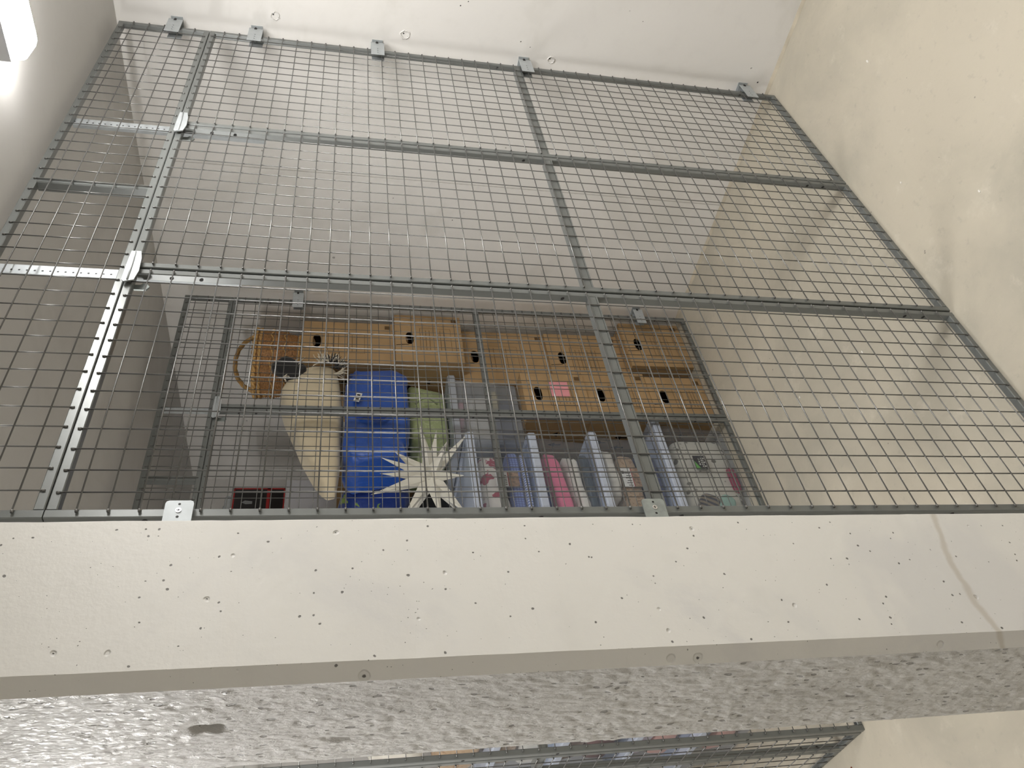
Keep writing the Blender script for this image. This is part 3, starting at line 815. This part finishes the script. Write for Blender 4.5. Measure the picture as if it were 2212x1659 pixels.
# cream fringed bolster
t = thing('cream_cushion', 'big cream cotton cushion with black and white tassels', 'cushion', (-.63, 1.41, 1.712))
def cshape(p):
    # taper towards the left end, gathered at the right end
    u = (p.x + .36) / .72
    h = .22 + .95 * max(0, min(1, u)) ** .8
    h = min(h, 1.10) * (1 - max(0, u - .72) * 1.5)
    z = (p.z + .145) * h
    return (p.x, p.y * (.55 + .45 * h), z + .004 * math.sin(math.atan2(p.z, p.y) * 9) * max(0, u - .6) * 2)
soft(.345, .125, .145, .55, .012, 5, 64, 72, 34, shape=cshape).build('cushion_body', M_cream, t, (0, 0, 0))
def tassel(par, m, c, d0, n, L_, spread, seed, name='tassel'):
    rnd = random.Random(seed); mb_ = MB()
    for k in range(n):
        d = Vector(d0) + Vector((rnd.uniform(-1, 1), rnd.uniform(-1, 1), rnd.uniform(-1, 1))) * spread; d.normalize()
        p = Vector(c) + Vector((rnd.uniform(-.006, .006),) * 3); pts = [p.copy()]
        l = L_ * rnd.uniform(.7, 1.2)
        for s in range(5):
            d = (d + Vector((rnd.uniform(-.4, .4), rnd.uniform(-.3, .3), rnd.uniform(-.4, .3) - .05))).normalized(); p = p + d * l / 5; pts.append(p.copy())
        mb_.tube(pts, [.0026, .0026, .0024, .0022, .0018, .001], 5)
    return mb_.build(name, m, par)
base = Vector((-.63, 1.41, 1.712))
for i, (p, d, mm_) in enumerate((((-0.355, 1.270, 1.765), (.6, -.3, -.5), M_fr_w), ((-0.365, 1.265, 1.745), (.8, -.2, -.4), M_fr_b), ((-0.385, 1.265, 1.755), (.3, -.3, -.8), M_fr_b), ((-0.425, 1.265, 1.745), (.1, -.3, -.9), M_fr_w),
                              ((-0.345, 1.270, 1.780), (.9, -.1, .1), M_fr_w), ((-0.375, 1.265, 1.740), (.8, -.1, -.7), M_fr_w), ((-0.345, 1.280, 1.800), (.3, -.4, .5), M_fr_w), ((-0.355, 1.270, 1.770), (.7, -.1, -.1), M_fr_b))):
    tassel(t, mm_, Vector(p) - base, d, 14, .055, .45, i)
t = thing('black_cushion', 'black cushion corner with white fringe behind the cream cushion', 'cushion', (-.345, 1.60, 1.862))
soft(.052, .026, .070, .42, .006, 8, 66, 32, 18).build('cushion_body', M_fr_b, t, (-.008, -.285, .085)).rotation_euler = (-.1, .7, 0)
tassel(t, M_fr_w, Vector((.022, -.300, .045)), (-.6, -.3, .0), 16, .05, .35, 31)
tassel(t, M_fr_w, Vector((-.065, -.295, .10)), (-.6, -.3, -.3), 10, .03, .45, 32)

# ------------------------------------------------------------------ wicker basket
def basket():
    cx, cy, cz = -.165, 1.46, 1.906
    t = thing('wicker_basket', 'brown wicker basket with a hoop handle on the topmost carton', 'basket', (cx, cy, cz))
    H = .198; nst = 26; rows = 20
    def fn(u, v):
        a = 2 * PI * u; r = .128 + .025 * v + .012 * math.sin(PI * v)
        r += .0042 * math.sin(v * rows * PI + 0) * math.cos(a * nst / 2 + PI * (int(v * rows) % 2))
        return (r * 1.08 * math.cos(a), r * .95 * math.sin(a), .004 + H * v)
    vs, fs = grid_mesh(fn, 156, 84, True); MB().add(vs, fs, True).build('woven_side', M_wick, t)
    vs, fs = grid_mesh(lambda u, v: (.97 * v * .128 * 1.08 * math.cos(2 * PI * u), .97 * v * .128 * .95 * math.sin(2 * PI * u), .004), 24, 3, True); MB().add(vs, fs).build('base', M_wick, t)
    def rope(z, r, th, name, tw=36):
        for s in (0, PI):
            pts = [((r * 1.08 + th * .6 * math.cos(k * tw / 150 * 2 * PI / 2 + s)) * math.cos(2 * PI * k / 150), (r * .95 + th * .6 * math.cos(k * tw / 150 * PI + s)) * math.sin(2 * PI * k / 150), z + th * .6 * math.sin(k * tw / 150 * PI + s)) for k in range(150)]
            MB().tube(pts, th, 6, True).build(name, M_wickl, t)
    rope(H + .004, .156, .0075, 'rim'); rope(H - .018, .158, .005, 'rim_strand'); rope(.008, .131, .006, 'base_strand')
    for v in (.33, .62):
        pts = []
        for k in range(160):
            a = 2 * PI * k / 160; r = .128 + .025 * v + .012 * math.sin(PI * v) + .0045
            pts.append((r * 1.08 * math.cos(a), r * .95 * math.sin(a), .004 + H * v + .006 * math.sin(a * 13)))
        MB().tube(pts, .0032, 5, True).build('binding_cane', M_wickl, t)
    for s in (0, 2.1, 4.2):
        pts = []
        for k in range(41):
            a = PI * k / 40
            x = .150 * math.cos(a); z = H - .05 + .150 * math.sin(a) ** .8 if 0 < k < 40 else H - .05
            q = s + k * .55
            pts.append((x + .005 * math.cos(q) * math.cos(a), .006 * math.sin(q) - .03 * math.cos(a) * 1.5, z + .005 * math.cos(q) * math.sin(a)))
        MB().tube(pts, .0060, 6).build('handle_strand', M_wickl, t)
    for sx in (-1, 1):
        pts = [(sx * (.157 + .010 * math.sin(k * .9)), .035 * -sx * 1.2 + .012 * math.cos(k * .9 * 1.0), H - .012 - .0035 * k + .0) for k in range(16)]
        MB().tube(pts, .005, 6).build('handle_lashing', M_wickl, t)
basket()

# ------------------------------------------------------------------ cartons and boxes at the rear
def plain_box(name, label, x, y, z, wd, d, h, m, cat='box', tape=None, group=None):
    t = thing(name, label, cat, (x, y, z), 0, group)
    b = MB(); b.box(0, wd, 0, d, 0, h - .003); b.build('body', m, t)
    f = MB(); f.box(0, wd, 0, d / 2 - .001, h - .003, h); f.box(0, wd, d / 2 + .001, d, h - .003, h); f.build('top_flap', m, t)
    if tape: MB().box(-.0005, wd + .0005, d / 2 - .025, d / 2 + .025, h, h + .0006).build('tape', tape, t)
    return t
M_tape = clear_plastic('packing_tape', (.5, .4, .25), .6)
g = 'rear cartons'
plain_box('carton', 'plain brown carton on the floor at the rear of the cage', -.78, 2.02, 0, .45, .40, .58, M_card, tape=M_tape)
plain_box('carton', 'plain brown carton second from the floor at the rear', -.78, 2.02, .58, .45, .40, .58, M_card, tape=M_tape)
plain_box('carton', 'plain brown carton just below the pale box at the rear', -.78, 2.02, 1.16, .45, .40, .565, M_card, tape=M_tape)
plain_box('carton', 'dark grey carton on the floor behind the front clear tubs', -1.19, 1.88, 0, .38, .30, .60, mat('dark_card', (.06, .06, .065), .7))
plain_box('carton', 'dark grey carton stacked behind the front clear tubs', -1.19, 1.88, .60, .38, .30, .603, bpy.data.materials['dark_card'])
plain_box('pale_box', 'pale grey smooth box left of the cream cushion', -.78, 2.03, 1.726, .375, .38, .248, M_white)
t = thing('printed_box', 'black and red printed box on top of the pale box', 'box', (-.655, 2.04, 1.975))
MB().box(0, .205, 0, .20, 0, .245).build('body', M_card, t)
MB().box(-.0004, .2054, -.002, .0, 0, .245).build('front_print', M_redbk, t)
mm = MB(); mm.box(0, .206, -.0028, -.002, .235, .245); mm.box(0, .206, -.0028, -.002, .070, .085); mm.box(.198, .206, -.0028, -.002, 0, .245); mm.box(0, .206, -.0028, -.002, 0, .006); mm.build('red_border', M_red, t)
mm = MB(); mm.plate([(.11, .15), (.125, .15), (.13, .185), (.118, .20), (.108, .18)], -.0028, -.002); mm.build('front_picture', mat('picture_grey', (.25, .26, .26), .5), t)
wrp = soft(.10, .085, .022, .6, .03, 22, 70, 40, 16).build('plastic_wrap', M_crink, None, (-.56, 2.13, 2.243)); tag(wrp, 'crumpled clear plastic wrap on the black and red box', 'plastic bag')
# thin card and wire bits beside the star
# ------------------------------------------------------------------ small wear on walls and floor
def wall_scar(x, y, z, r, label):
    """filled anchor hole: a ragged raised ring of filler and two small holes"""
    rnd = random.Random(int(z * 1000)); t = MB(); n = 22
    pts = [(x - .0012, y + (r * (1 + rnd.uniform(-.2, .2))) * math.cos(2 * PI * k / n), z + (r * (1 + rnd.uniform(-.2, .2))) * math.sin(2 * PI * k / n)) for k in range(n)]
    t.tube(pts, [.0016 + rnd.uniform(0, .0012) for k in range(n)], 5, True)
    return t
sc = [wall_scar(XW, -.055, 1.990, .014, ''), wall_scar(XW, -.043, 1.521, .016, ''), wall_scar(XW, -.013, .948, .013, '')]
for q, (y_, z_) in zip(sc, ((-.055, 1.990), (-.043, 1.521), (-.013, .948))):
    o = q.build('filled_hole', M_wall, wr)
    hh = MB().disc((XW - .0006, y_ - .004, z_ + .006), (-1, 0, 0), .0028, 8).disc((XW - .0006, y_ + .006, z_ - .012), (-1, 0, 0), .0018, 8); hh.build('anchor_hole', M_black, o)
hh = MB()
for (y_, z_, r_) in ((-.172, 1.327, .003), (-.19, 1.30, .0025), (-.20, 1.52, .003), (-.069, 1.08, .0028), (-.052, 1.04, .002), (-.20, .62, .002), (.20, 1.7, .002), (.7, 1.75, .003), (.66, 1.52, .0025), (.75, 1.25, .003), (-.02, .06, .004), (.60, .03, .004)):
    hh.disc((XW - .0006, y_, z_), (-1, 0, 0), r_, 7, r_ * .7)
hh.build('small_hole', M_black, wr)
rnd = random.Random(3); fl = bpy.data.objects['floor']
M_chip = mat('plaster_chip', (.75, .73, .68), .8); M_rust = mat('rust_speck', (.20, .04, .01), .8)
for k, (cx_, cy_) in enumerate(((-.55, .30), (-.33, .55), (-1.05, .72), (-.7, 1.05), (-.95, -.15), (-.5, -.35), (-1.45, .9), (-.25, .95), (-1.2, .35), (-1.75, -.2), (-1.25, -.3))):
    s = rnd.uniform(.003, .006); a = rnd.uniform(0, 3)
    v = [(cx_ + s * math.cos(a + q) * (1 + .3 * (q % 2)), cy_ + s * .6 * math.sin(a + q), 0) for q in (0, 1.3, 2.6, 3.9, 5.1)]
    MB().add(v + [(a_, b_, .0025) for a_, b_, _ in v], [(9, 8, 7, 6, 5)[::-1]] + [(i, (i + 1) % 5, 5 + (i + 1) % 5, 5 + i) for i in range(5)]).build('plaster_chip', M_chip, fl)
MB().disc((-2.185, 1.36, .0006), (0, 0, 1), .006, 7, .010, h=.0005).build('rust_speck', M_rust, fl)

for o in bpy.data.objects:
    if o.parent and o.name.split('.')[0] in ('bolt_hole', 'perforation', 'small_hole', 'printed_lines', 'handling_symbols', 'anchor_hole', 'hole', 'tassel', 'print', 'tag_print'): o['kind'] = 'stuff'
